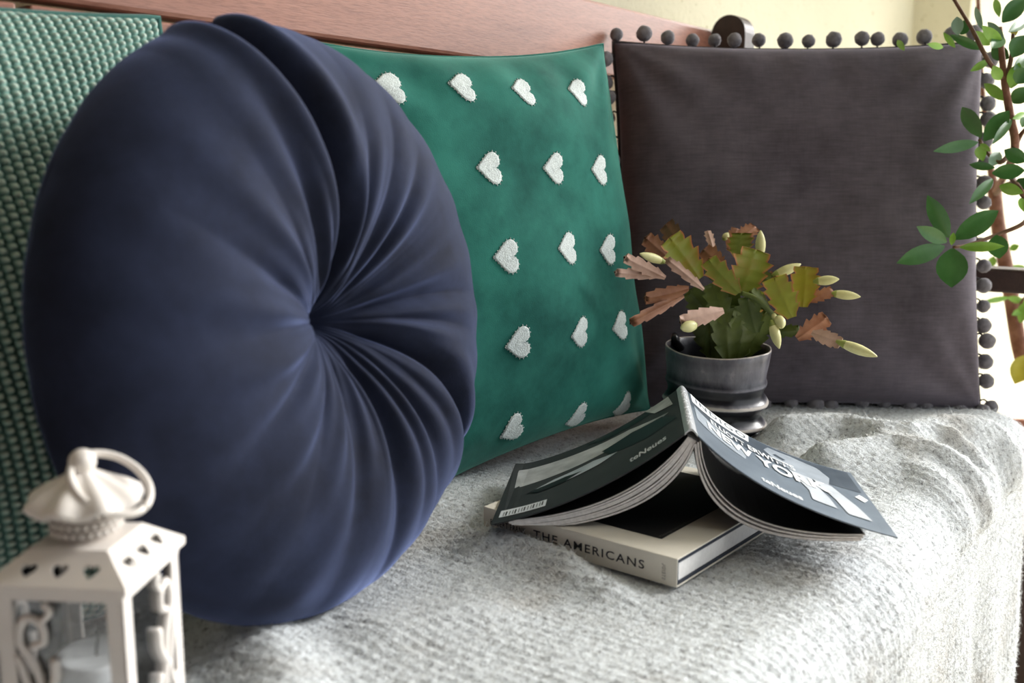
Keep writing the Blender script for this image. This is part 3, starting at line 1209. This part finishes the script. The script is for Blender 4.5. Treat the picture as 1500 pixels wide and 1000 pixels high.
# ------------------------------------------------------------------ potted cactus
pd = 1.135
pc = at_z(1052, 662, S)
pc = CAM + (Vector((ray(1052, 500).x, ray(1052, 500).y, 0))) * 1.155
pc.z = S + 0.002
pot = thing('potted_cactus', 'budding flat-stemmed cactus in a ridged grey glazed pot', 'potted plant', pc)
prof = [(0.001, 0.0), (0.043, 0.0), (0.0455, 0.003), (0.046, 0.009), (0.0485, 0.013), (0.0560, 0.0165), (0.0580, 0.0195), (0.0560, 0.0225), (0.0505, 0.027), (0.0500, 0.033),
        (0.0525, 0.038), (0.0580, 0.0425), (0.0595, 0.0455), (0.0570, 0.049), (0.0535, 0.054), (0.0540, 0.060), (0.0565, 0.0645), (0.0570, 0.067), (0.0555, 0.070), (0.0560, 0.078),
        (0.0575, 0.088), (0.0585, 0.097), (0.0590, 0.103), (0.0585, 0.105), (0.0570, 0.104), (0.0555, 0.096), (0.0540, 0.080), (0.0500, 0.05), (0.045, 0.01), (0.001, 0.008)]
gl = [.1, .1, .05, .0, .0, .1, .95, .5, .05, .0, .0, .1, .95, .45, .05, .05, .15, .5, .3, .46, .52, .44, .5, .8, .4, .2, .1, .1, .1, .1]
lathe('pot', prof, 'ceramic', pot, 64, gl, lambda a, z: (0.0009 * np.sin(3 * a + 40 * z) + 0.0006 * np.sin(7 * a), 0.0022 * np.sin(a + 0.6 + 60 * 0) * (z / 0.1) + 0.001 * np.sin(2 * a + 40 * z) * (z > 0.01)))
lathe('soil', [(0.0005, 0.082), (0.03, 0.083), (0.0535, 0.080)], 'soil', pot, 32)
lug = pc - pc
hp = at_d(991, 497, 1.19) - pc
tube('lug', spline([hp + Vector((0.012, 0.0, -0.012)), hp + Vector((-0.004, 0, 0.0)), hp + Vector((0.004, 0.004, 0.003)), hp + Vector((0.014, 0.006, -0.006))], 5), 0.0045, 'ceramic', pot, 10)


def cq(x, y):
    return 890 + x / 2.94, 310 + y / 2.94


def segment(b, t, wpx, d0, d1, mat, roll=0.0, bend=0.12, parent=pot):
    B = at_d(*cq(*b), d0) - pc
    Tt = at_d(*cq(*t), d1) - pc
    ax = Tt - B
    Lg = ax.length
    axn = ax.normalized()
    wd = wpx / 2.94 / F * (d0 + d1) / 2
    tocam = (CAM - (pc + B)).normalized()
    s = axn.cross(tocam).normalized()
    nrm = s.cross(axn).normalized()
    s = (s * math.cos(roll) + nrm * math.sin(roll)).normalized()
    nrm = s.cross(axn).normalized()
    out = [(0.0, 0.16), (0.08, 0.22), (0.2, 0.34), (0.28, 0.45), (0.30, 0.33), (0.42, 0.43), (0.52, 0.53), (0.54, 0.38), (0.64, 0.44), (0.76, 0.53), (0.78, 0.36), (0.86, 0.40), (0.955, 0.38), (0.95, 0.24), (0.97, 0.1)]
    V, Fc, E = [], [], []
    cols = [-1, -0.8, -0.12, 0, 0.12, 0.8, 1]
    jit = [random.uniform(.92, 1.08) for _ in out]
    for side in (1, -1):
        for i, (q, h) in enumerate(out):
            for cc in cols:
                hh = h * jit[i]
                z = (0.0013 * (1 - cc * cc) + (0.0012 * math.exp(-(cc / .12) ** 2))) * side
                z += bend * Lg * (q - 0.5) ** 2 * -1 + 0.10 * wd * cc * cc
                V.append(B + axn * (q * Lg) + s * (cc * hh * wd) + nrm * z)
                E.append(1.0 if abs(cc) == 1 or i == len(out) - 1 else (0.45 if abs(cc) == .8 else 0.25 if cc == 0 else 0.0))
    n, m = len(out), len(cols)
    for side in range(2):
        o_ = side * n * m
        for i in range(n - 1):
            for j in range(m - 1):
                f = (o_ + i * m + j, o_ + i * m + j + 1, o_ + (i + 1) * m + j + 1, o_ + (i + 1) * m + j)
                Fc.append(f if side == 0 else f[::-1])
    o = mesh_obj('stem_segment', V, Fc, mat, parent)
    at = o.data.attributes.new('edge', 'FLOAT', 'POINT')
    at.data.foreach_set('value', E)
    return o


C_, D_, B_, K_ = 'cactus', 'cactus_dry', 'cactus_brown', 'cactus_dark'
SEGS = [
    ((470, 640), (400, 420), 130, 1.15, 1.14, K_), ((520, 640), (500, 400), 140, 1.13, 1.12, K_), ((560, 630), (590, 400), 140, 1.14, 1.12, K_), ((590, 620), (690, 420), 120, 1.16, 1.15, K_),
    ((500, 640), (440, 450), 120, 1.18, 1.19, K_), ((580, 620), (620, 420), 120, 1.19, 1.20, K_), ((510, 480), (450, 300), 120, 1.12, 1.12, K_), ((480, 500), (350, 330), 110, 1.15, 1.14, K_),
    ((540, 460), (520, 300), 130, 1.14, 1.13, K_), ((610, 470), (640, 330), 110, 1.13, 1.14, C_),
    ((395, 290), (262, 105), 150, 1.11, 1.10, C_), ((345, 190), (250, 48), 95, 1.16, 1.18, B_), ((260, 200), (160, 110), 85, 1.13, 1.11, B_),
    ((250, 285), (70, 195), 62, 1.10, 1.06, D_), ((240, 275), (30, 262), 50, 1.11, 1.06, D_), ((350, 330), (155, 375), 74, 1.13, 1.10, B_), ((330, 360), (95, 482), 52, 1.13, 1.08, B_),
    ((415, 335), (250, 200), 48, 1.09, 1.08, D_), ((565, 350), (430, 200), 110, 1.09, 1.08, C_), ((570, 350), (640, 155), 180, 1.11, 1.10, C_), ((565, 200), (580, 90), 120, 1.14, 1.15, C_),
    ((500, 245), (410, 160), 90, 1.14, 1.15, B_), ((560, 120), (640, 65), 75, 1.18, 1.19, B_), ((455, 165), (430, 80), 40, 1.18, 1.20, D_), ((520, 160), (560, 70), 60, 1.2, 1.21, B_),
    ((795, 455), (715, 275), 135, 1.09, 1.08, C_), ((840, 410), (855, 230), 125, 1.12, 1.12, C_), ((640, 520), (600, 360), 110, 1.10, 1.09, K_), ((690, 420), (610, 340), 70, 1.09, 1.09, K_),
    ((500, 425), (308, 478), 80, 1.07, 1.05, D_), ((815, 545), (950, 450), 95, 1.10, 1.09, B_), ((880, 520), (1010, 570), 70, 1.08, 1.06, D_), ((860, 385), (975, 340), 60, 1.12, 1.12, B_),
    ((690, 330), (730, 270), 90, 1.16, 1.16, B_), ((640, 250), (700, 300), 60, 1.15, 1.15, K_), ((690, 520), (830, 510), 60, 1.13, 1.11, K_), ((720, 440), (800, 420), 50, 1.10, 1.1, K_),
]
for i, (b, t, wpx, d0, d1, mt) in enumerate(SEGS):
    segment(b, t, wpx, d0, d1, mt, roll=random.uniform(-0.45, 0.45))


def bud(b, t, wpx, d0, d1):
    B = at_d(*cq(*b), d0) - pc
    Tt = at_d(*cq(*t), d1) - pc
    r = wpx / 2.94 / F * d0 / 2
    ks = [(0, .35), (.08, .62), (.2, .86), (.38, 1.0), (.55, .98), (.72, .8), (.86, .52), (.95, .26), (1, .06)]
    o = tube('bud', [B.lerp(Tt, q) for q, _ in ks], [r * h for _, h in ks], 'bud', pot, 12)
    tube('calyx', [B.lerp(Tt, q) for q in (-0.1, 0.0, 0.12, 0.2)], [r * h for h in (.3, .5, .8, .7)], 'bud_green', o, 10)


for b, t, wpx, d0, d1 in [((240, 215), (138, 180), 40, 1.09, 1.07), ((658, 192), (659, 80), 44, 1.13, 1.13), ((715, 275), (833, 225), 44, 1.15, 1.15), ((895, 300), (998, 290), 42, 1.11, 1.1),
                          ((968, 352), (1090, 366), 40, 1.12, 1.11), ((1000, 563), (1162, 624), 46, 1.06, 1.04), ((708, 478), (740, 590), 44, 1.07, 1.06), ((735, 455), (752, 500), 48, 1.075, 1.06),
                          ((380, 487), (315, 502), 52, 1.06, 1.045), ((500, 120), (520, 90), 30, 1.2, 1.2), ((715, 440), (722, 468), 24, 1.08, 1.07)]:
    bud(b, t, wpx, d0, d1)
tube('stem', spline([at_d(*cq(480, 230), 1.12) - pc, at_d(*cq(430, 260), 1.12) - pc, at_d(*cq(480, 310), 1.12) - pc], 5), 0.0028, 'cactus_dark', pot, 8)
tube('stem', spline([at_d(*cq(575, 350), 1.09) - pc, at_d(*cq(640, 375), 1.085) - pc, at_d(*cq(710, 440), 1.085) - pc], 5), 0.0028, 'cactus_dark', pot, 8)
for q in ((430, 600), (520, 600), (600, 600)):
    tube('stem', [Vector((0, 0, 0.075)), at_d(*cq(*q), 1.15) - pc, at_d(*cq(q[0] * .9 + 50, 430), 1.14) - pc], 0.004, 'cactus_dark', pot, 8)

# ------------------------------------------------------------------ leafy plant beside the bench end
tree = thing('leafy_plant', 'leafy green shrub with brown stems growing beside the bench armrest', 'plant')
tb0 = at_d(1478, 415, 1.78)
tree.location = (tb0.x + 0.06, tb0.y - 0.06, 0)
TO = Vector(tree.location)


def c5(x, y):
    return 1280 + x / 2.94, y / 2.94


def c6(x, y):
    return 1280 + x / 2.564, 270 + y / 2.564


def cm(x, y):
    return 1340 + x / 4.17, y / 4.17


def stem(name, pts, radii, mat, n=8):
    P = spline([at_d(px, py, d) - TO for px, py, d in pts], 6)
    rr = np.interp(np.linspace(0, 1, len(P)), np.linspace(0, 1, len(radii)), radii)
    return tube(name, P, list(rr), mat, tree, n)


low = [Vector((0, 0, 0.28)), Vector((0.0, 0.0, 0.42)), at_d(1500, 530, 1.78) - TO, at_d(1478, 415, 1.78) - TO, at_d(1462, 330, 1.8) - TO, at_d(1456, 270, 1.82) - TO]
low = spline(low, 8)
tube('trunk', low, list(np.interp(np.linspace(0, 1, len(low)), [0, .5, 1], [0.016, 0.0125, 0.0115])), 'bark', tree, 12)
stem('branch', [(1456, 272, 1.82), (1450, 240, 1.83), (1446, 200, 1.85), (1438, 120, 1.86), (1435, 60, 1.87), (1432, -20, 1.88)], [.008, .005, .0045, .0042, .004, .0035], 'bark')
stem('branch', [(1458, 280, 1.82), (1475, 250, 1.4), (1487, 214, 1.22), (1480, 170, 1.2), (1473, 130, 1.2), (1468, 85, 1.2), (1464, 40, 1.2)], [.006, .0052, .0048, .0046, .0042, .0035, .003], 'bark')
stem('twig', [(1470, 115, 1.2), (1452, 95, 1.19), (1440, 75, 1.18), (1425, 45, 1.18), (1410, 20, 1.19), (1395, -5, 1.19)], [.003, .0026, .0024, .002, .002], 'twig')
stem('twig', [(1487, 214, 1.22), (1465, 238, 1.2), (1445, 222, 1.24), (1435, 205, 1.22)], [.003, .0026, .0022, .002], 'twig')
stem('twig', [(1475, 250, 1.4), (1490, 272, 1.2), (1510, 300, 1.22), (1500, 326, 1.19), (1462, 343, 1.19), (1420, 358, 1.18), (1397, 362, 1.17)], [.004, .0034, .003, .0026, .0022, .002, .0018], 'twig')
stem('twig', [(1474, 120, 1.2), (1482, 80, 1.19), (1484, 50, 1.19)], [.003, .0024, .002], 'twig')
stem('twig', [(1487, 214, 1.22), (1497, 195, 1.2), (1512, 180, 1.19)], [.003, .0024, .002], 'twig')
stem('twig', [(1458, 285, 1.82), (1480, 268, 1.4), (1500, 290, 1.2)], [.004, .003, .002], 'twig')
stem('twig', [(1488, 470, 1.78), (1495, 445, 1.7), (1505, 430, 1.66)], [.003, .0024, .002], 'twig')


def leaf(b, t, wpx, d0, d1, mat, conv, fold=0.22, curl=0.12):
    bx, by = conv(*b)
    tx, ty = conv(*t)
    sc = (conv(1, 0)[0] - conv(0, 0)[0])
    B = at_d(bx, by, d0) - TO
    Tt = at_d(tx, ty, d1) - TO
    ax = Tt - B
    Lg = ax.length
    axn = ax.normalized()
    wd = wpx * sc / F * (d0 + d1) / 2
    tocam = (CAM - (TO + B)).normalized()
    s = axn.cross(tocam).normalized()
    nrm = s.cross(axn).normalized()
    if nrm.z < 0 and random.random() < 0.0:
        nrm = -nrm
    V, Fc = [], []
    qs = [0, .1, .22, .36, .5, .64, .78, .9, 1.0]
    hs = [.05, .22, .38, .47, .5, .47, .36, .19, .015]
    for q, h in zip(qs, hs):
        c0 = B + axn * (q * Lg) - nrm * (curl * Lg * (q - .4) ** 2)
        for cc in (-1, -.5, 0, .5, 1):
            V.append(c0 + s * (cc * h * wd) + nrm * (abs(cc) * fold * h * wd))
    for i in range(len(qs) - 1):
        for j in range(4):
            Fc.append((i * 5 + j, i * 5 + j + 1, i * 5 + j + 6, i * 5 + j + 5))
    n0 = len(V)
    V2 = [v - nrm * 0.0005 for v in V]
    Fc += [tuple(n0 + k for k in f[::-1]) for f in Fc]
    o = mesh_obj('leaf', V + V2, Fc, mat, tree)
    return o


G, LG, BG, YL = 'leaf', 'leaf_light', 'leaf_blue', 'leaf_yellow'
LEAVES5 = [((555, 95), (650, -10), 75, G), ((540, 70), (522, -10), 30, LG), ((585, 135), (665, 82), 44, G), ((598, 245), (650, 150), 80, G), ((490, 95), (560, 165), 34, BG), ((465, 125), (436, 25), 26, BG),
           ((362, 150), (358, 70), 50, BG), ((375, 150), (400, 85), 50, G), ((462, 213), (330, 150), 40, G), ((500, 195), (432, 135), 42, LG), ((550, 190), (470, 115), 50, LG), ((580, 250), (505, 210), 62, G),
           ((510, 205), (560, 150), 60, G), ((500, 258), (418, 305), 32, LG), ((350, 205), (300, 140), 26, LG), ((300, 205), (235, 190), 28, LG), ((130, 215), (100, 170), 26, LG),
           ((572, 432), (472, 358), 45, LG), ((590, 380), (625, 270), 60, LG), ((605, 300), (670, 235), 46, G), ((615, 360), (660, 290), 70, G), ((600, 445), (660, 375), 70, G), ((545, 345), (515, 285), 46, LG),
           ((462, 590), (378, 457), 68, G), ((475, 605), (585, 475), 78, G), ((452, 612), (262, 650), 50, G), ((515, 615), (600, 505), 36, G), ((600, 510), (660, 488), 30, LG), ((470, 690), (450, 625), 46, LG), ((500, 650), (455, 618), 26, LG),
           ((500, 715), (545, 650), 50, BG), ((520, 722), (410, 708), 36, G), ((510, 745), (652, 733), 66, G), ((655, 695), (562, 645), 64, G), ((515, 768), (416, 872), 46, G), ((540, 800), (640, 830), 50, LG),
           ((620, 770), (660, 820), 60, G), ((632, 850), (645, 905), 30, LG), ((640, 545), (660, 500), 40, G), ((610, 150), (598, 110), 34, YL)]
for b, t, wpx, m in LEAVES5:
    d = 1.185 + random.uniform(-0.03, 0.03)
    leaf(b, t, wpx, d, d + random.uniform(-0.03, 0.03), m, c5)
LEAVES6 = [((282, 200), (202, 42), 66, G), ((302, 205), (470, 97), 78, G), ((275, 218), (165, 160), 54, G), ((268, 232), (90, 294), 68, G), ((295, 240), (292, 386), 112, G), ((322, 236), (490, 232), 38, LG), ((460, 190), (472, 278), 74, G),
           ((292, 228), (300, 180), 22, LG)]
for b, t, wpx, m in LEAVES6:
    d = 1.17
    leaf(b, t, wpx, d, d + random.uniform(-0.025, 0.0), m, c6)
for b, t, wpx, m in [((510, 424), (412, 442), 22, LG), ((570, 440), (500, 425), 26, LG), ((440, 310), (450, 270), 30, LG), ((510, 245), (545, 228), 26, LG), ((580, 330), (525, 305), 30, LG), ((550, 520), (575, 430), 40, LG), ((560, 470), (520, 490), 24, LG), ((580, 640), (530, 748), 80, YL)]:
    leaf(b, t, wpx, 1.7, 1.69, m, c6)
lathe('planter', [(0.001, 0.0), (0.09, 0.0), (0.115, 0.24), (0.125, 0.245), (0.125, 0.28), (0.113, 0.28), (0.108, 0.25), (0.001, 0.25)], 'terracotta', tree, 32)
lathe('soil', [(0.001, 0.285), (0.06, 0.275), (0.109, 0.262)], 'soil', tree, 24)

# ------------------------------------------------------------------ lantern
LW = 0.064
lc = Vector((0.2725, 0.4580, S + 0.002))
lyaw = math.radians(31)
lan = thing('candle_lantern', 'small white metal lantern with heart cutouts, scroll panels and carry ring', 'lantern', lc, (0, 0, lyaw))
# local -y is the right-hand glass side seen from the sofa front, local -x the side towards the window
hw = LW / 2
zb, zt = 0.008, 0.112
box('base', (-hw - 0.003, -hw - 0.003, 0.0), (hw + 0.003, hw + 0.003, zb), 'white_metal', lan, 0.0015)
for sx_ in (-1, 1):
    for sy_ in (-1, 1):
        x0, y0 = sx_ * hw, sy_ * hw
        bm = bmesh.new()
        add_box(bm, (min(x0, x0 - sx_ * 0.0085), min(y0, y0 - sy_ * 0.0012), zb), (max(x0, x0 - sx_ * 0.0085), max(y0, y0 - sy_ * 0.0012), zt))
        add_box(bm, (min(x0, x0 - sx_ * 0.0012), min(y0, y0 - sy_ * 0.0085), zb), (max(x0, x0 - sx_ * 0.0012), max(y0, y0 - sy_ * 0.0085), zt))
        bm_obj('corner_post', bm, 'white_metal', lan)
for k in range(4):
    R = Matrix.Rotation(k * math.pi / 2, 4, 'Z')
    for z0, z1 in ((zb, zb + 0.008), (zt - 0.008, zt)):
        bm = bmesh.new()
        add_box(bm, (-hw, -hw - 0.0004, z0), (hw, -hw + 0.001, z1), 0.0, R)
        bm_obj('frame_bar', bm, 'white_metal', lan)
    bm = bmesh.new()
    add_box(bm, (-hw + 0.004, -hw + 0.0022, zb + 0.002), (hw - 0.004, -hw + 0.003, zt - 0.002), 0.0, R)
    bm_obj('glass_pane', bm, 'glass', lan)

    # scroll work in front of the glass
    def scroll(pts, r, par, R=R):
        P = [R @ Vector((x, -hw + 0.0006, z)) for x, z in pts]
        return spline(P, 6), r
    fil_v, fil_f = [], []

    def addt(pts, rr):
        P = spline([R @ Vector((x, -hw + 0.0008, z)) for x, z in pts], 6)
        V, Fc = tube_geo(P, rr, 6)
        b0 = len(fil_v)
        fil_v.extend(V)
        fil_f.extend([tuple(b0 + q for q in f) for f in Fc])
    m = 1 if k % 2 == 0 else -1
    xr = hw - 0.008
    addt([(m * xr, 0.03), (m * (xr - .008), 0.045), (m * (xr - .004), 0.066), (m * (xr - .001), 0.075)], 0.0019)
    addt([(m * (xr - .018), 0.018), (m * (xr - .014), 0.05), (m * (xr - .010), 0.07), (m * (xr - .003), 0.082), (m * (xr - .006), 0.094), (m * (xr - .014), 0.092), (m * (xr - .015), 0.083), (m * (xr - .009), 0.080)], 0.0021)
    addt([(m * (xr - .010), 0.05), (m * (xr - .019), 0.062), (m * (xr - .020), 0.074)], 0.0026)
    addt([(m * (xr - .022), 0.018), (m * (xr - .026), 0.034), (m * (xr - .020), 0.05)], 0.0024)
    addt([(m * xr, 0.018), (m * (xr - .006), 0.030), (m * (xr - .002), 0.042)], 0.0022)
    addt([(m * (xr - .014), 0.092), (m * (xr - .019), 0.098), (m * (xr - .016), 0.102)], 0.0018)
    mesh_obj('scroll_panel', fil_v, fil_f, 'white_metal', lan)

    # sloping roof side with three heart cutouts
    hb, ht_, zr = hw + 0.003, 0.0195, 0.0125
    slope = math.hypot(hb - ht_, zr)
    holes = []
    for hx in (-0.0155, 0.0, 0.0155):
        holes.append([(hx + 0.0044 * x, slope * 0.42 + 0.0044 * y) for x, y in heart_outline(20)][::-1])
    me = flat_curve([[(-hb, 0), (hb, 0), (ht_, slope), (-ht_, slope)]] + holes, 0.0005)
    tilt = math.atan2(zr, hb - ht_)
    me.transform(R @ Matrix.Translation((0, -hb, zt)) @ Matrix.Rotation(tilt, 4, 'X'))
    wrap('roof_panel', me, 'white_metal', lan, False)
    bm = bmesh.new()
    add_box(bm, (-hb, -hb - 0.0002, zt - 0.0035), (hb, -hb + 0.001, zt + 0.0005), 0.0, R)
    bm_obj('roof_rim', bm, 'white_metal', lan)
zc = zt + 0.0125
box('roof_plate', (-0.0197, -0.0197, zc - 0.001), (0.0197, 0.0197, zc + 0.0005), 'white_metal', lan)
# pierced collar: a band with rows of small holes
RC = 0.0172
npt = 44
polys = [[(0, 0), (2 * math.pi * RC, 0), (2 * math.pi * RC, 0.020), (0, 0.020)]]
for rw in range(3):
    for kx in range(26):
        cx0 = (kx + 0.5 + 0.5 * (rw % 2)) * 2 * math.pi * RC / 27
        cy0 = 0.0055 + rw * 0.0042
        polys.append([(cx0 + 0.0011 * math.cos(q), cy0 + 0.0011 * math.sin(q)) for q in np.linspace(0, -2 * math.pi, 8, endpoint=False)])
me = flat_curve(polys, 0.0003)
for v in me.vertices:
    an = v.co.x / RC
    rr = RC + v.co.z
    v.co = Vector((rr * math.cos(an), rr * math.sin(an), zc + v.co.y))
wrap('pierced_collar', me, 'white_metal', lan, False)
# fluted cap
na_ = 64
capV, capF = [], []
prof_c = [(0.0275, 0.0), (0.0265, 0.0035), (0.021, 0.008), (0.013, 0.0125), (0.006, 0.0165), (0.0025, 0.019)]
for i in range(na_):
    an = 2 * math.pi * i / na_
    for (r_, z_) in prof_c:
        f_ = (r_ / 0.0275) ** 1.5
        rr = r_ * (1 + 0.06 * f_ * math.cos(8 * an))
        capV.append((rr * math.cos(an), rr * math.sin(an), zc + 0.0190 + z_ * 0.9 - 0.0018 * f_ * (1 - math.cos(8 * an))))
capF = grid_faces(na_, len(prof_c), True).tolist()
cap = mesh_obj('cap', capV, capF, 'white_metal', lan)
sm = cap.modifiers.new('thick', 'SOLIDIFY')
sm.thickness = 0.0008
zk = zc + 0.0190 + 0.0195
lathe('knob', [(0.0002, -0.0075)] + [(0.0066 * math.sin(q), -0.0066 * math.cos(q)) for q in np.linspace(0.4, math.pi - 0.02, 14)], 'white_metal', lan, 24).location = (0, 0, zk)
# carry ring hanging to one side of the knob
wr_ = Matrix.Rotation(-lyaw, 4, 'Z')
dirn = (Matrix.Rotation(-lyaw, 3, 'Z') @ (RIGHT * 0.97 + Vector((FWD.x, FWD.y, 0)).normalized() * -0.2)).normalized()
side2 = (Matrix.Rotation(-lyaw, 3, 'Z') @ Vector((FWD.x, FWD.y, 0)).normalized())
ax1 = (dirn * 0.80 + Vector((0, 0, -0.55))).normalized()
ax2 = (side2 * 0.86 - Vector((0, 0, -0.42)) + dirn * 0.1)
ax2 = (ax2 - ax1 * ax2.dot(ax1)).normalized()
rc = Vector((0, 0, zk)) + ax1 * 0.018
rp = [rc + ax1 * (0.0205 * math.cos(q)) + ax2 * (0.0165 * math.sin(q)) for q in np.linspace(0, 2 * math.pi, 49)]
tube('carry_ring', rp, 0.0020, 'white_metal', lan, 10)
candle = thing('pillar_candle', 'white wax candle standing inside the white lantern', 'candle', lc + Vector((0, 0, zb + 0.0002)))
lathe('wax', [(0.0002, 0.0), (0.0195, 0.0), (0.0205, 0.002), (0.0205, 0.052), (0.0195, 0.0545), (0.016, 0.0535), (0.0002, 0.0525)], 'candle', candle, 36)
tube('wick', [(0, 0, 0.052), (0.0006, 0, 0.058), (0.002, 0, 0.062)], 0.0007, 'wick', candle, 6)
